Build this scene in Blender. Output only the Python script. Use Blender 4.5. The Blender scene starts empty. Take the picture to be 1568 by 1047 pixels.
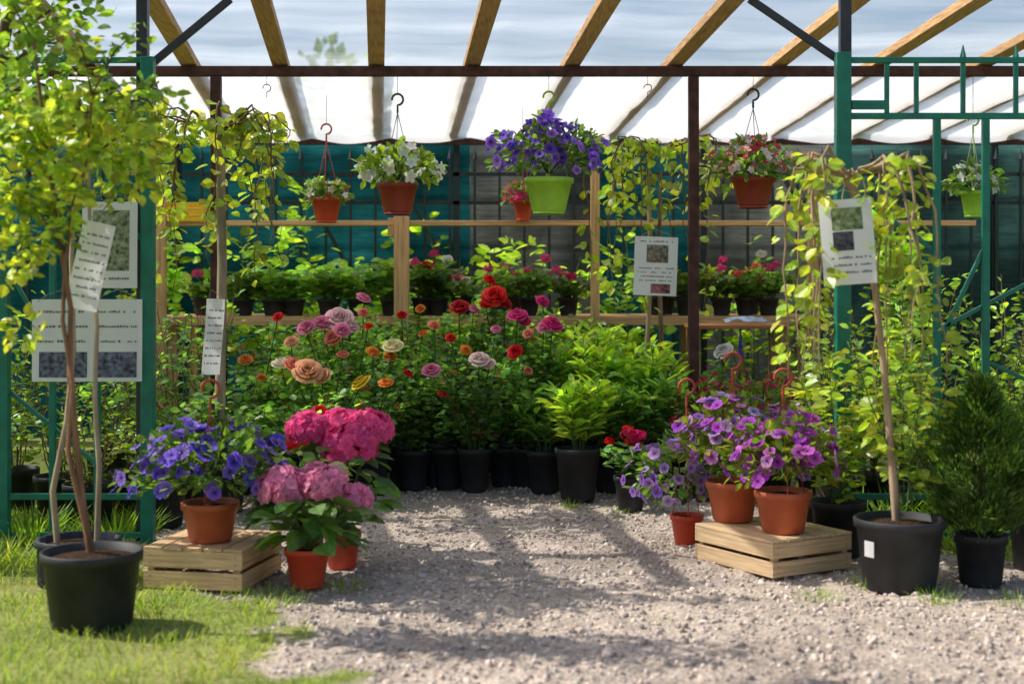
import bpy, math, numpy as np
from mathutils import Vector
rng=np.random.default_rng(11)
sc=bpy.context.scene
U=rng.uniform
def nrm(a): return a/np.maximum(np.linalg.norm(a,axis=-1,keepdims=True),1e-9)
# ------------------------------------------------------------- materials
MATS={}
def newmat(name):
    m=bpy.data.materials.new(name); m.use_nodes=True; nt=m.node_tree
    for n in list(nt.nodes): nt.nodes.remove(n)
    o=nt.nodes.new('ShaderNodeOutputMaterial'); MATS[name]=m
    return m,nt,o
def N(nt,t,**k):
    n=nt.nodes.new(t)
    for a,b in k.items(): setattr(n,a,b)
    return n
def L(nt,a,b): nt.links.new(a,b)
def colmul(nt,a,bcol):
    m=N(nt,'ShaderNodeMix',data_type='RGBA',blend_type='MULTIPLY'); m.inputs[0].default_value=1
    L(nt,a,m.inputs[6])
    if isinstance(bcol,tuple): m.inputs[7].default_value=(*bcol,1)
    else: L(nt,bcol,m.inputs[7])
    return m.outputs[2]
def noise_gray(nt,scale,lo,hi,mapscale=(1,1,1),detail=3):
    tc=N(nt,'ShaderNodeTexCoord'); mp=N(nt,'ShaderNodeMapping'); mp.inputs['Scale'].default_value=mapscale
    L(nt,tc.outputs['Object'],mp.inputs['Vector'])
    n=N(nt,'ShaderNodeTexNoise'); n.inputs['Scale'].default_value=scale; n.inputs['Detail'].default_value=detail
    L(nt,mp.outputs[0],n.inputs['Vector'])
    r=N(nt,'ShaderNodeMapRange'); r.inputs['From Min'].default_value=.3; r.inputs['From Max'].default_value=.7
    r.inputs['To Min'].default_value=lo; r.inputs['To Max'].default_value=hi
    L(nt,n.outputs['Fac'],r.inputs['Value'])
    return r.outputs[0],n.outputs['Fac']
def surf(name,rough=.5,spec=.4,transl=0,ttint=(1,1,1),nscale=20,lo=.75,hi=1.2,mapscale=(1,1,1),bump=0,bdist=.01,metal=0,detail=3):
    m,nt,o=newmat(name)
    at=N(nt,'ShaderNodeAttribute',attribute_name='Col')
    if nscale:
        g,f=noise_gray(nt,nscale,lo,hi,mapscale,detail)
        c=colmul(nt,at.outputs['Color'],g)
    else: c=at.outputs['Color']
    p=N(nt,'ShaderNodeBsdfPrincipled'); L(nt,c,p.inputs['Base Color'])
    p.inputs['Roughness'].default_value=rough; p.inputs['Specular IOR Level'].default_value=spec
    p.inputs['Metallic'].default_value=metal
    if bump:
        b=N(nt,'ShaderNodeBump'); b.inputs['Strength'].default_value=bump; b.inputs['Distance'].default_value=bdist
        L(nt,f,b.inputs['Height']); L(nt,b.outputs[0],p.inputs['Normal'])
    out=p.outputs[0]
    if transl:
        t=N(nt,'ShaderNodeBsdfTranslucent'); L(nt,colmul(nt,c,ttint),t.inputs['Color'])
        mx=N(nt,'ShaderNodeMixShader'); mx.inputs[0].default_value=transl
        L(nt,out,mx.inputs[1]); L(nt,t.outputs[0],mx.inputs[2]); out=mx.outputs[0]
    L(nt,out,o.inputs['Surface']); return m
surf('leaf',.36,.6,.45,(1.9,1.75,.7),30,.75,1.25,detail=1)
surf('petal',.55,.2,.42,(1.15,1.15,1.15),0)
surf('stem',.7,.2,0,nscale=60,lo=.7,hi=1.2,bump=.3)
surf('bark',.85,.1,0,nscale=18,lo=.5,hi=1.3,mapscale=(1,1,.25),bump=.8)
surf('soil',.95,.05,0,nscale=60,lo=.5,hi=1.5,bump=1,bdist=.02)
surf('plastic',.42,.45,0,nscale=9,lo=.82,hi=1.12,bump=.12)
surf('dusty',.6,.35,0,nscale=7,lo=.6,hi=1.9,bump=.15)
surf('woodx',.65,.2,0,nscale=9,lo=.65,hi=1.15,mapscale=(.5,9,9),bump=.3)
surf('woody',.65,.2,0,nscale=9,lo=.65,hi=1.15,mapscale=(9,.5,9),bump=.3)
surf('woodz',.65,.2,0,nscale=9,lo=.65,hi=1.15,mapscale=(9,9,.5),bump=.3)
surf('paint',.38,.5,0,nscale=14,lo=.75,hi=1.15,bump=.15)
surf('rust',.7,.3,0,nscale=16,lo=.55,hi=1.3,bump=.3)
surf('paper',.45,.4,.25,(1,1,1),nscale=5,lo=.94,hi=1.02)
surf('photo_print',.4,.4,0,nscale=45,lo=.15,hi=2.2)
surf('stone',.85,.2,0,nscale=0)
surf('wire',.4,.5,0,nscale=0)
surf('grass',.5,.3,.45,(1.9,1.8,.7),0)
def ground_mat():
    m,nt,o=newmat('ground_mat')
    at=N(nt,'ShaderNodeAttribute',attribute_name='Col')
    g,f=noise_gray(nt,55,.6,1.3,detail=8); g2,f2=noise_gray(nt,1.6,.85,1.15,detail=3)
    c=colmul(nt,colmul(nt,at.outputs['Color'],g),g2)
    p=N(nt,'ShaderNodeBsdfPrincipled'); L(nt,c,p.inputs['Base Color']); p.inputs['Roughness'].default_value=.95
    p.inputs['Specular IOR Level'].default_value=.1
    b=N(nt,'ShaderNodeBump'); b.inputs['Strength'].default_value=1; b.inputs['Distance'].default_value=.015
    L(nt,f,b.inputs['Height']); L(nt,b.outputs[0],p.inputs['Normal']); L(nt,p.outputs[0],o.inputs['Surface'])
ground_mat()
def film(name,col,tfac,dscale,spread=.16,ttint=(.97,.98,1,1)):
    m,nt,o=newmat(name)
    tr=N(nt,'ShaderNodeBsdfTransparent'); tr.inputs[0].default_value=ttint
    tl=N(nt,'ShaderNodeBsdfTranslucent'); tl.inputs[0].default_value=(*col,1)
    gl=N(nt,'ShaderNodeBsdfPrincipled'); gl.inputs['Base Color'].default_value=(*col,1); gl.inputs['Roughness'].default_value=.3
    a=N(nt,'ShaderNodeMixShader'); a.inputs[0].default_value=.1; L(nt,tl.outputs[0],a.inputs[1]); L(nt,gl.outputs[0],a.inputs[2])
    g,f=noise_gray(nt,dscale,tfac-spread,tfac+spread,(.35,1.6,1),6)
    b=N(nt,'ShaderNodeMixShader'); L(nt,g,b.inputs[0]); L(nt,a.outputs[0],b.inputs[1]); L(nt,tr.outputs[0],b.inputs[2])
    L(nt,b.outputs[0],o.inputs['Surface'])
film('clear_film',(.9,.94,.98),.8,1.6,.18)
film('white_film',(.98,.98,.98),.42,1.2,.07)
def net_mat():
    m,nt,o=newmat('shade_net')
    at=N(nt,'ShaderNodeAttribute',attribute_name='Col')
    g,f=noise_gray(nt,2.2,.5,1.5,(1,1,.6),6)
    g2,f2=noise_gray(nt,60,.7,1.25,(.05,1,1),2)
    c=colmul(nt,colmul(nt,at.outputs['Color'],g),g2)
    d=N(nt,'ShaderNodeBsdfDiffuse'); L(nt,c,d.inputs[0])
    t=N(nt,'ShaderNodeBsdfTranslucent'); L(nt,c,t.inputs[0])
    mx=N(nt,'ShaderNodeMixShader'); mx.inputs[0].default_value=.5; L(nt,d.outputs[0],mx.inputs[1]); L(nt,t.outputs[0],mx.inputs[2])
    L(nt,mx.outputs[0],o.inputs['Surface'])
net_mat()
# ------------------------------------------------------------- mesh builder
class MB:
    def __init__(s): s.v=[];s.c=[];s.f=[];s.n=0
    def add(s,v,f,mat,col=(1,1,1),smooth=False):
        v=np.asarray(v,float).reshape(-1,3); c=np.broadcast_to(np.asarray(col,float),v.shape)
        by={}
        if isinstance(f,np.ndarray): by[f.shape[1]]=f
        else:
            for q in f: by.setdefault(len(q),[]).append(q)
        for k,a in by.items(): s.f.append((np.asarray(a,int)+s.n,mat,smooth))
        s.v.append(v); s.c.append(c); s.n+=len(v)
    def scatter(s,t,R,P,S,mat,col,smooth=False):
        tv,tf,tc=t; n=len(P)
        if n==0: return
        S=np.asarray(S,float)
        if S.ndim==1: S=np.repeat(S[:,None],3,1)
        V=np.einsum('nij,nkj->nki',R,tv[None]*S[:,None,:])+P[:,None]
        C=np.broadcast_to(col,(n,3))[:,None]*tc[None]
        F=(tf[None]+(np.arange(n)*len(tv))[:,None,None]).reshape(-1,tf.shape[1])
        s.add(V.reshape(-1,3),F,mat,C.reshape(-1,3),smooth)
    def build(s,name,loc=(0,0,0),rz=0,bevel=0,parent=None):
        me=bpy.data.meshes.new(name)
        V=np.concatenate(s.v); C=np.concatenate(s.c)
        me.vertices.add(len(V)); me.vertices.foreach_set('co',V.ravel())
        names=[]; loops=[];starts=[];mi=[];sm=[];o=0
        for f,m,smo in s.f:
            if m not in names: names.append(m)
            k=f.shape[1]; loops.append(f.ravel()); starts.append(o+np.arange(len(f))*k); o+=f.size
            mi.append(np.full(len(f),names.index(m))); sm.append(np.full(len(f),smo))
        loops=np.concatenate(loops); starts=np.concatenate(starts)
        me.loops.add(len(loops)); me.loops.foreach_set('vertex_index',loops.astype(np.int32))
        me.polygons.add(len(starts)); me.polygons.foreach_set('loop_start',starts.astype(np.int32))
        for m in names: me.materials.append(MATS[m])
        me.polygons.foreach_set('material_index',np.concatenate(mi).astype(np.int32))
        me.update(calc_edges=True)
        me.polygons.foreach_set('use_smooth',np.concatenate(sm))
        a=me.attributes.new('Col','FLOAT_COLOR','POINT')
        a.data.foreach_set('color',np.concatenate([C,np.ones((len(C),1))],1).astype(np.float32).ravel())
        ob=bpy.data.objects.new(name,me); sc.collection.objects.link(ob); ob.location=loc; ob.rotation_euler[2]=rz
        if bevel:
            b=ob.modifiers.new('bevel','BEVEL'); b.width=bevel; b.segments=2; b.limit_method='ANGLE'
        if parent: ob.parent=parent
        return ob
def empty(name,loc=(0,0,0)):
    e=bpy.data.objects.new(name,None); sc.collection.objects.link(e); e.location=loc; e.empty_display_size=.1; return e
def frames(d,up):
    d=nrm(d); s=nrm(np.cross(d,up)); n=np.cross(s,d); return np.stack([s,d,n],2)
def frames_n(n,roll=None):
    n=nrm(n); k=len(n); r=rng.normal(size=(k,3)); s=nrm(np.cross(r,n)); d=np.cross(n,s); return np.stack([s,d,n],2)
def randrot(k): return frames(rng.normal(size=(k,3)),rng.normal(size=(k,3)))
def box(mb,c,sz,mat,col=(1,1,1),rx=0,ry=0,rz=0):
    x,y,z=[q/2 for q in sz]
    v=np.array([[a,b,d] for a in(-x,x) for b in(-y,y) for d in(-z,z)])
    for ax,an in((0,rx),(1,ry),(2,rz)):
        if an:
            ca,sa=math.cos(an),math.sin(an); i,j=[(1,2),(2,0),(0,1)][ax]
            vi=v[:,i]*ca-v[:,j]*sa; vj=v[:,i]*sa+v[:,j]*ca; v[:,i]=vi; v[:,j]=vj
    mb.add(v+np.array(c),np.array([[0,1,3,2],[4,6,7,5],[0,4,5,1],[2,3,7,6],[0,2,6,4],[1,5,7,3]]),mat,col)
def bar(mb,a,b,w,mat,col,h=None):
    a=np.array(a,float);b=np.array(b,float);h=h or w
    d=nrm(b-a); up=np.array([0,1,0]) if abs(d[1])<.9 else np.array([0,0,1.]); s=nrm(np.cross(d,up)); n=np.cross(s,d)
    v=[p+s*i*w/2+n*j*h/2 for p in(a,b) for i,j in((-1,-1),(1,-1),(1,1),(-1,1))]
    mb.add(v,np.array([[3,2,1,0],[4,5,6,7],[0,1,5,4],[1,2,6,5],[2,3,7,6],[3,0,4,7]]),mat,col)
def tube(mb,pts,rad,mat,col,seg=6):
    pts=np.asarray(pts,float); n=len(pts); rad=np.broadcast_to(rad,(n,))
    d=nrm(np.gradient(pts,axis=0)); ref=np.array([.31,.9,.2]) if abs(d[0][1])<.8 else np.array([1,0,.1])
    s=nrm(np.cross(d,ref)); t=np.cross(d,s); a=np.arange(seg)*2*math.pi/seg
    V=pts[:,None]+rad[:,None,None]*(np.cos(a)[None,:,None]*s[:,None]+np.sin(a)[None,:,None]*t[:,None])
    F=[[i*seg+j,i*seg+(j+1)%seg,(i+1)*seg+(j+1)%seg,(i+1)*seg+j] for i in range(n-1) for j in range(seg)]
    mb.add(V.reshape(-1,3),np.array(F),mat,col,True)
def lathe(mb,prof,mat,col,c=(0,0,0),seg=36,ribs=0):
    prof=np.asarray(prof,float); a=np.arange(seg)*2*math.pi/seg
    rr=prof[:,0][:,None]*(1+ribs*np.cos(a*seg/2)[None])
    V=np.stack([rr*np.cos(a),rr*np.sin(a),np.broadcast_to(prof[:,1][:,None],rr.shape)],2)+np.array(c)
    F=[[i*seg+j,i*seg+(j+1)%seg,(i+1)*seg+(j+1)%seg,(i+1)*seg+j] for i in range(len(prof)-1) for j in range(seg)]
    mb.add(V.reshape(-1,3),np.array(F),mat,col,True)
# ------------------------------------------------------------- templates
def leafT():
    v=[[0,0,0],[.36,.2,.06],[.5,.48,.07],[.32,.78,.03],[0,1,-.08],[-.32,.78,.03],[-.5,.48,.07],[-.36,.2,.06],[0,.5,-.02]]
    f=[[i,(i+1)%8,8] for i in range(8)]
    tc=np.ones((9,3)); tc[8]=1.15; tc[4]=.9; return np.array(v),np.array(f),tc
LEAF=leafT()
def simpleleaf():
    v=[[0,0,0],[.5,.42,.06],[0,1,-.06],[-.5,.42,.06],[0,.45,-.02]]
    return np.array(v),np.array([[0,1,4],[1,2,4],[2,3,4],[3,0,4]]),np.ones((5,3))
SLEAF=simpleleaf()
def petuniaT():
    v=[[0,0,-.5]];tc=[[.25,.2,.35]]
    for i in range(10):
        a=i*math.pi/5; v.append([.2*math.cos(a),.2*math.sin(a),-.12]); tc.append([.42,.38,.5])
    for i in range(20):
        a=i*math.pi/10; r=[1,.97,.84,.97][i%4]; z=[.0,.05,-.06,.04][i%4]; v.append([r*math.cos(a),r*math.sin(a),z-.03]); tc.append([1,1,1])
    f=[[0,1+i,1+(i+1)%10] for i in range(10)]
    for i in range(10):
        a,b=1+i,1+(i+1)%10; o0,o1,o2=11+2*i,11+(2*i+1)%20,11+(2*i+2)%20
        f+=[[a,o0,o1],[a,o1,b],[b,o1,o2]]
    return np.array(v),np.array(f),np.array(tc)
PET=petuniaT()
def floretT(n,w=.42,cup=.12,cc=(.8,.8,.8)):
    v=[[0,0,0]];f=[];tc=[cc]
    for i in range(n):
        a=i*2*math.pi/n; R=np.array([[math.cos(a),-math.sin(a)],[math.sin(a),math.cos(a)]])
        for x,y,z in((.5,w,cup*.6),(.95,w*.55,cup),(.95,-w*.55,cup),(.5,-w,cup*.6)):
            q=R@np.array([x,y]); v.append([q[0],q[1],z+(.05 if i%2 else 0)]); tc.append([1,1,1])
        b=1+4*i; f+=[[0,b+1,b],[0,b+2,b+1],[0,b+3,b+2]]
    return np.array(v),np.array(f),np.array(tc)
FL4=floretT(4,.5); FL5=floretT(5,.36)
def roseT():
    v=[];f=[];tc=[]
    r2=np.random.default_rng(3)
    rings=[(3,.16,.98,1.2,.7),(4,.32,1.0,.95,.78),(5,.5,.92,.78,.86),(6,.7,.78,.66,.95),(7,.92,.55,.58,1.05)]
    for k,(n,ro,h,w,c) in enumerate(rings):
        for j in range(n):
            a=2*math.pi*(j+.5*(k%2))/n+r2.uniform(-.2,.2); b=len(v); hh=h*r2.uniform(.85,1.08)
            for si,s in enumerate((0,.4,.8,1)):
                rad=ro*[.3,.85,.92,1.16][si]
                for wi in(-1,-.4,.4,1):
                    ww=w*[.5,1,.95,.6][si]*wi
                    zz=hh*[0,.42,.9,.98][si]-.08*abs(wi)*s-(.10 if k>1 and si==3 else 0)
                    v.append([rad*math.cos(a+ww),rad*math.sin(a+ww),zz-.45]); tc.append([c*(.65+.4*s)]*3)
            for si in range(3):
                for wi in range(3):
                    p=b+si*4+wi; f.append([p,p+1,p+5,p+4])
    return np.array(v),np.array(f),np.array(tc)
ROSE=roseT()
t=(1+5**.5)/2
IV=nrm(np.array([[-1,t,0],[1,t,0],[-1,-t,0],[1,-t,0],[0,-1,t],[0,1,t],[0,-1,-t],[0,1,-t],[t,0,-1],[t,0,1],[-t,0,-1],[-t,0,1]],float))
IV=IV*rng.uniform(.75,1.15,(12,1))
IF=np.array([[0,11,5],[0,5,1],[0,1,7],[0,7,10],[0,10,11],[1,5,9],[5,11,4],[11,10,2],[10,7,6],[7,1,8],[3,9,4],[3,4,2],[3,2,6],[3,6,8],[3,8,9],[4,9,5],[2,4,11],[6,2,10],[8,6,7],[9,8,1]])
STONE=(IV,IF,np.ones((12,3)))
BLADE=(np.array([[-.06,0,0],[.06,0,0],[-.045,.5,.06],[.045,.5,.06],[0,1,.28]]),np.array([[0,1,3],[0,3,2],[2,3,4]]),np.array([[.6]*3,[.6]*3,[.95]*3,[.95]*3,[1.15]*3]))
# ------------------------------------------------------------- colours (linear)
G_DARK=np.array([.075,.16,.045]); G_MID=np.array([.15,.28,.055]); G_BRT=np.array([.29,.44,.055]); G_YEL=np.array([.46,.52,.08])
def cvar(c,n,a=.3,hue=.12):
    c=np.asarray(c,float); k=U(1-a,1+a,(n,1)); h=np.stack([U(1-hue,1+hue,n),np.ones(n),U(1-hue,1+hue,n)],1); return c*k*h
def leaves(mb,P,D,size,ratio,col,up=(0,0,1),jit=.5,T=LEAF,mat='leaf',sv=.35,cv=.45):
    n=len(P); up=np.array(up)+rng.normal(size=(n,3))*jit
    R=frames(D,up); s=size*U(1-sv,1+sv,n); S=np.stack([s*ratio,s,s],1)
    mb.scatter(T,R,P,S,mat,cvar(col,n,cv,.2))
def mixcol(a,b,n): 
    k=rng.random((n,1)); return a*(1-k)+b*k
# ------------------------------------------------------------- pots
BLACK=(.022,.024,.028); TERRA=(.52,.12,.05); RED=(.68,.08,.035); BROWN=(.32,.05,.03); LIME=(.42,.74,.08)
def pot(mb,d,h,col,mat='plastic',c=(0,0,0),taper=.74,lip=.012,ribs=0,soil=True):
    r=d/2; b=r*taper; lh=min(.035,h*.16)
    pr=[(0,.002),(b*.93,.002),(b,.01),(r*.955,h-lh),(r*.965,h-lh),(r+lip*.2,h-lh-.003),(r+lip*.3,h-.004),(r,h),(r-.008,h-.002),(r-.012,h-.03),(r*.9,h-.035)]
    lathe(mb,pr,mat,col,c,ribs=ribs)
    if soil:
        rr=[(r*.93,h-.032),(r*.6,h-.02),(r*.3,h-.012),(.001,h-.01)]
        lathe(mb,rr,'soil',(.05,.03,.02),c,24)
def hook(mb,p,s,col,r=.007):
    a=np.linspace(-.5*math.pi,1.05*math.pi,12); c=np.array(p)+np.array([0,0,s*.72])
    pts=[np.array(p),np.array(p)+np.array([0,0,s*.3])]+[c+np.array([math.cos(q)*s*.3,0,math.sin(q)*s*.3]) for q in a]
    tube(mb,pts,r,'plastic',col,6)
def hanger(mb,r,z0,z1,col,hs=.11,th=.0024):
    for k in range(3):
        a=k*2.1+.5; tube(mb,[(r*math.cos(a),r*math.sin(a),z0),(0,0,z1)],th,'plastic',col,4)
    hook(mb,(0,0,z1),hs,col)
# ------------------------------------------------------------- plant generators
def stempath(base,az,spread,h,k=7,curl=0,wig=.01):
    t=np.linspace(0,1,k)[:,None]
    d=np.array([math.cos(az),math.sin(az),0])
    p=np.array(base)+d*spread*t**1.4+np.array([0,0,1])*h*(t-curl*t**2.2)
    p[1:-1]+=rng.normal(size=(k-2,3))*wig; return p
def along(path,t):
    k=len(path)-1; i=np.clip((t*k).astype(int),0,k-1); f=(t*k-i)[:,None]; return path[i]*(1-f)+path[i+1]*f, nrm(path[i+1]-path[i])
def bush(mb,base,ns,h,spread,nleaf,size,ratio,col,t0=.2,droop=.2,stemc=(.09,.15,.05),sr=.004,off=.05,T=LEAF,jit=.45,curl=.0,cols=None,hv=(.72,1.05)):
    per=max(1,nleaf//ns)
    for i in range(ns):
        az=U(0,2*math.pi); sp=spread*math.sqrt(U(.05,1)); hh=h*U(*hv)*(1-.15*sp/spread)
        b=np.array(base)+np.array([math.cos(az),math.sin(az),0])*.03
        p=stempath(b,az,sp,hh,curl=curl); tube(mb,p,np.linspace(sr,sr*.5,len(p)),'stem',stemc,4)
        t=t0+(1-t0)*U(0,1,per)**.8; q,dr=along(p,t)
        a=U(0,2*math.pi,per); out=np.stack([np.cos(a),np.sin(a),U(-.3,.6,per)-droop],1); out=nrm(out)
        q=q+out*U(0,off,per)[:,None]
        cc=cols(per) if cols else np.asarray(col)*U(.8,1.25)
        cc=cc*(1+.45*(t[:,None]>.88))
        leaves(mb,q,out+dr*.25,size,ratio,cc,jit=jit,T=T)
def lump():
    ph=U(0,6,6); fr=rng.integers(2,5,6)
    return lambda d: 1+.12*(np.sin(fr[0]*d[:,0]*2+ph[0])+np.sin(fr[1]*d[:,1]*2+ph[1])+np.sin(fr[2]*d[:,2]*3+ph[2]))
def mound(mb,c,r,nleaf,size,ratio,col,nfl,T,fs,fcols,zmin=-.5,fout=(.92,1.12)):
    c=np.array(c);r=np.array(r); lf=lump()
    d=nrm(rng.normal(size=(nleaf*2,3))); d=d[d[:,2]>zmin][:nleaf]
    k=U(.25,1,len(d))**.5*lf(d); P=c+d*r*k[:,None]
    leaves(mb,P,d+np.array([0,0,.1])+rng.normal(size=d.shape)*.4,size,ratio,col,jit=.6)
    for i in range(14):
        dd=d[i]; tube(mb,[c-np.array([0,0,r[2]*.6]),c+dd*r*.5,c+dd*r*.95],.003,'stem',(.06,.12,.03),4)
    d=nrm(rng.normal(size=(nfl*3,3))+np.array([0,0,.35])); d=d[d[:,2]>zmin+.1][:nfl]
    P=c+d*r*(U(*fout,len(d))*lf(d))[:,None]
    nn=d+np.array([0,0,.25])+rng.normal(size=d.shape)*.35
    fc=np.asarray(fcols)[rng.integers(0,len(fcols),len(d))]
    s=fs*U(.7,1.12,len(d)); mb.scatter(T,frames_n(nn),P,np.stack([s,s,s],1),'petal',cvar(fc,len(d),.15,.12))
def umbel(mb,c,r,n,fs,col,T=FL5,flat=.8):
    d=nrm(rng.normal(size=(n*2,3))); d=d[d[:,2]>-.45][:n]
    P=np.array(c)+d*np.array([r,r,r*flat])*U(.8,1.05,(len(d),1))
    s=fs*U(.8,1.2,len(d)); mb.scatter(T,frames_n(d+rng.normal(size=d.shape)*.3),P,np.stack([s]*3,1),'petal',cvar(col,len(d),.14,.08))
def weeping(mb,top,ns,reach,rise,dropmin,dropmax,nleaf,size,ratio,cols,barkc=(.2,.14,.08),az=None,tl=.1,wig=.016,br=.007):
    top=np.array(top)
    for i in range(ns):
        a=U(0,2*math.pi) if az is None else az[i%len(az)]+U(-.2,.2)
        rr=reach*U(.4,1.1); dp=U(dropmin,dropmax); d=np.array([math.cos(a),math.sin(a),0])
        t=np.linspace(0,1,14)[:,None]; kk=U(.4,.75)
        x=1-(1-np.clip(t/kk,0,1))**2
        z=rise*U(.5,1.3)*np.sin(np.clip(t/.5,0,1)*math.pi*.62)-dp*np.clip((t-.3)/.7,0,1)**1.25
        p=top+d*rr*x+np.array([0,0,1])*z; p[2:]+=np.cumsum(rng.normal(size=(12,3))*wig*np.array([1,1,.5]),0)
        tube(mb,p,np.linspace(br,.0022,14),'bark',barkc,5)
        n=int(nleaf*(.5+dp/dropmax)*.75*U(.6,1.2)); tt=U(tl,1,n)
        ph=U(0,6); tt=tt[rng.random(n)<.55+.45*np.sin(tt*U(9,16)+ph)]; n=len(tt)
        if n<3: continue
        q,dr=along(p,tt)
        aa=U(0,6.28,n); out=nrm(np.stack([np.cos(aa),np.sin(aa),U(-.9,.2,n)],1)); q=q+out*U(.0,.055,n)[:,None]
        leaves(mb,q,out+np.array([0,0,-.25]),size,ratio,cols(n)*U(.75,1.2),jit=.7)
def crown(mb,clumps,n,size,ratio,cols):
    tot=sum(c[3]**2 for c in clumps)
    for x,y,z,r in clumps:
        k=int(n*r*r/tot); d=nrm(rng.normal(size=(k,3))); rad=r*U(.15,1,k)**.6
        P=np.array([x,y,z])+d*rad[:,None]*np.array([1,1,.85])
        leaves(mb,P,d+rng.normal(size=(k,3))*.6,size,ratio,cols(k),jit=.7,T=LEAF if size<.08 else SLEAF)
# ------------------------------------------------------------- ground
def vnoise(x,y,sc_,seed):
    r=np.random.default_rng(seed).random((256,256)); X=x/sc_; Y=y/sc_; i=np.floor(X).astype(int); j=np.floor(Y).astype(int)
    f=X-i; g=Y-j; f=f*f*(3-2*f); g=g*g*(3-2*g)
    a=r[i%256,j%256];b=r[(i+1)%256,j%256];c=r[i%256,(j+1)%256];d=r[(i+1)%256,(j+1)%256]
    return (a*(1-f)+b*f)*(1-g)+(c*(1-f)+d*f)*g
def grassmask(x,y):
    b=np.interp(y,[2,4.6,5,5.45,5.8,6.1,6.5,8,12],[-.1,-.62,-.8,-1.0,-1.2,-1.5,-1.7,-1.95,-2.2])+(vnoise(x,y,.25,5)-.5)*.45+(vnoise(x,y,.07,6)-.5)*.15
    left=np.clip((b-x)/.12+.5,0,1)
    right=np.clip((x-np.interp(y,[3,6.2,6.6,7,12],[4.5,3.0,2.3,1.75,1.75])+(vnoise(x,y,.2,8)-.5)*.4)/.15+.5,0,1)
    return np.maximum(left,right)
def gheight(x,y):
    near=np.clip((5-np.abs(x))/1,0,1)*np.clip((y-2.2)/.5,0,1)*np.clip((12.5-y)/.5,0,1)
    g=1-grassmask(x,y)
    h=(vnoise(x,y,.6,1)-.5)*.03+(vnoise(x,y,.13,2)-.5)*.02*g+(vnoise(x,y,.05,3)-.5)*.018*g
    return h*near
def ground():
    xs=np.concatenate([[-300,-120,-50,-20,-9,-6],np.arange(-4.5,4.8,.025),[6,9,20,50,120,300]])
    ys=np.concatenate([[-300,-100,-30,-8,-2,1],np.arange(2.6,12,.025),[13,16,25,60,150,400]])
    X,Y=np.meshgrid(xs,ys,indexing='ij'); Z=gheight(X,Y)
    g=grassmask(X,Y)[...,None]
    dry=vnoise(X,Y,.35,12)[...,None]
    gc=np.array([.50,.415,.35])*(.75+.4*vnoise(X,Y,.5,13)[...,None])*(.8+.35*vnoise(X,Y,.07,14)[...,None]); sg=np.array([.2,.26,.06])*(1-dry*.5)+np.array([.42,.36,.16])*dry*.5
    C=gc*(1-g)+sg*g
    nx,ny=X.shape; idx=np.arange(nx*ny).reshape(nx,ny)
    F=np.stack([idx[:-1,:-1],idx[1:,:-1],idx[1:,1:],idx[:-1,1:]],-1).reshape(-1,4)
    mb=MB(); mb.add(np.stack([X,Y,Z],-1).reshape(-1,3),F,'ground_mat',C.reshape(-1,3),True); mb.build('ground')
    n=46000; x=U(-2.6,4.2,n); y=3.6+6.2*U(0,1,n)**1.25; cl=vnoise(x,y,.16,61)
    k=(grassmask(x,y)<U(.2,.9,n))&(cl>U(-.3,.6,n)); x=x[k];y=y[k];n=len(x)
    s=.0038+.011*rng.random(n)**2.6; s[rng.random(n)<.015]*=1.6
    mb=MB(); base=mixcol(np.array([.68,.57,.49]),np.array([.42,.36,.33]),n); c=cvar(base,n,.38,.07)
    S=s[:,None]*U(.6,1.35,(n,3)); mb.scatter(STONE,randrot(n),np.stack([x,y,gheight(x,y)+s*.25],1),S,'stone',c); mb.build('gravel')
    n=100000; x=U(-4.2,4.2,n); y=U(3.9,9,n); tall=vnoise(x,y,.3,21)
    k=(grassmask(x,y)>U(.45,1,n))&(vnoise(x,y,.16,22)>U(.0,.75,n)); x=x[k];y=y[k];tall=tall[k];n=len(x)
    h=(.035+.075*tall*rng.random(n))*np.where(y>6.3,1.5,1); a=U(0,6.28,n); D=np.stack([np.cos(a)*.45,np.sin(a)*.45,np.ones(n)],1)+rng.normal(size=(n,3))*.15
    S=np.stack([h*.7,h,h],1); c=mixcol(np.array([.2,.38,.05]),np.array([.46,.52,.12]),n)
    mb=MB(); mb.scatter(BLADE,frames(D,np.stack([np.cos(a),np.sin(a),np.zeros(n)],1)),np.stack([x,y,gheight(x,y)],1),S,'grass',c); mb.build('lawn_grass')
ground()
def weeds(x,y,r,n,h,name='weed_tuft',c=np.array([.26,.44,.06])):
    mb=MB(); a=U(0,6.28,n); q=r*np.sqrt(rng.random(n)); P=np.stack([q*np.cos(a),q*np.sin(a),np.zeros(n)],1)
    D=np.stack([np.cos(a)*.5,np.sin(a)*.5,np.ones(n)],1)+rng.normal(size=(n,3))*.2; s=h*U(.4,1.1,n)
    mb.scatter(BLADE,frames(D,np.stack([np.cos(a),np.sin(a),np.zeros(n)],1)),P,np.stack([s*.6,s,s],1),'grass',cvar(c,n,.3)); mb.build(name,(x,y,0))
for w in [(1.25,5.8,.1,90,.05),(1.72,5.78,.1,90,.07),(2.05,5.75,.12,110,.06),(-.72,6.0,.1,80,.06),(-1.0,5.8,.18,200,.06),(1.5,6.05,.08,60,.06),(.62,8.0,.08,60,.05),(.32,8.15,.06,60,.06),
          (1.75,7.1,.14,90,.3),(1.95,7.25,.2,120,.3),(2.2,7.2,.2,120,.28),(-2.0,7.2,.2,150,.2),(-2.4,7.1,.2,150,.22),(-2.1,6.6,.2,150,.12),(.0,5.2,.1,30,.03),(.6,5.5,.08,25,.03),(-1.35,5.6,.2,200,.07)]: weeds(*w)
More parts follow.
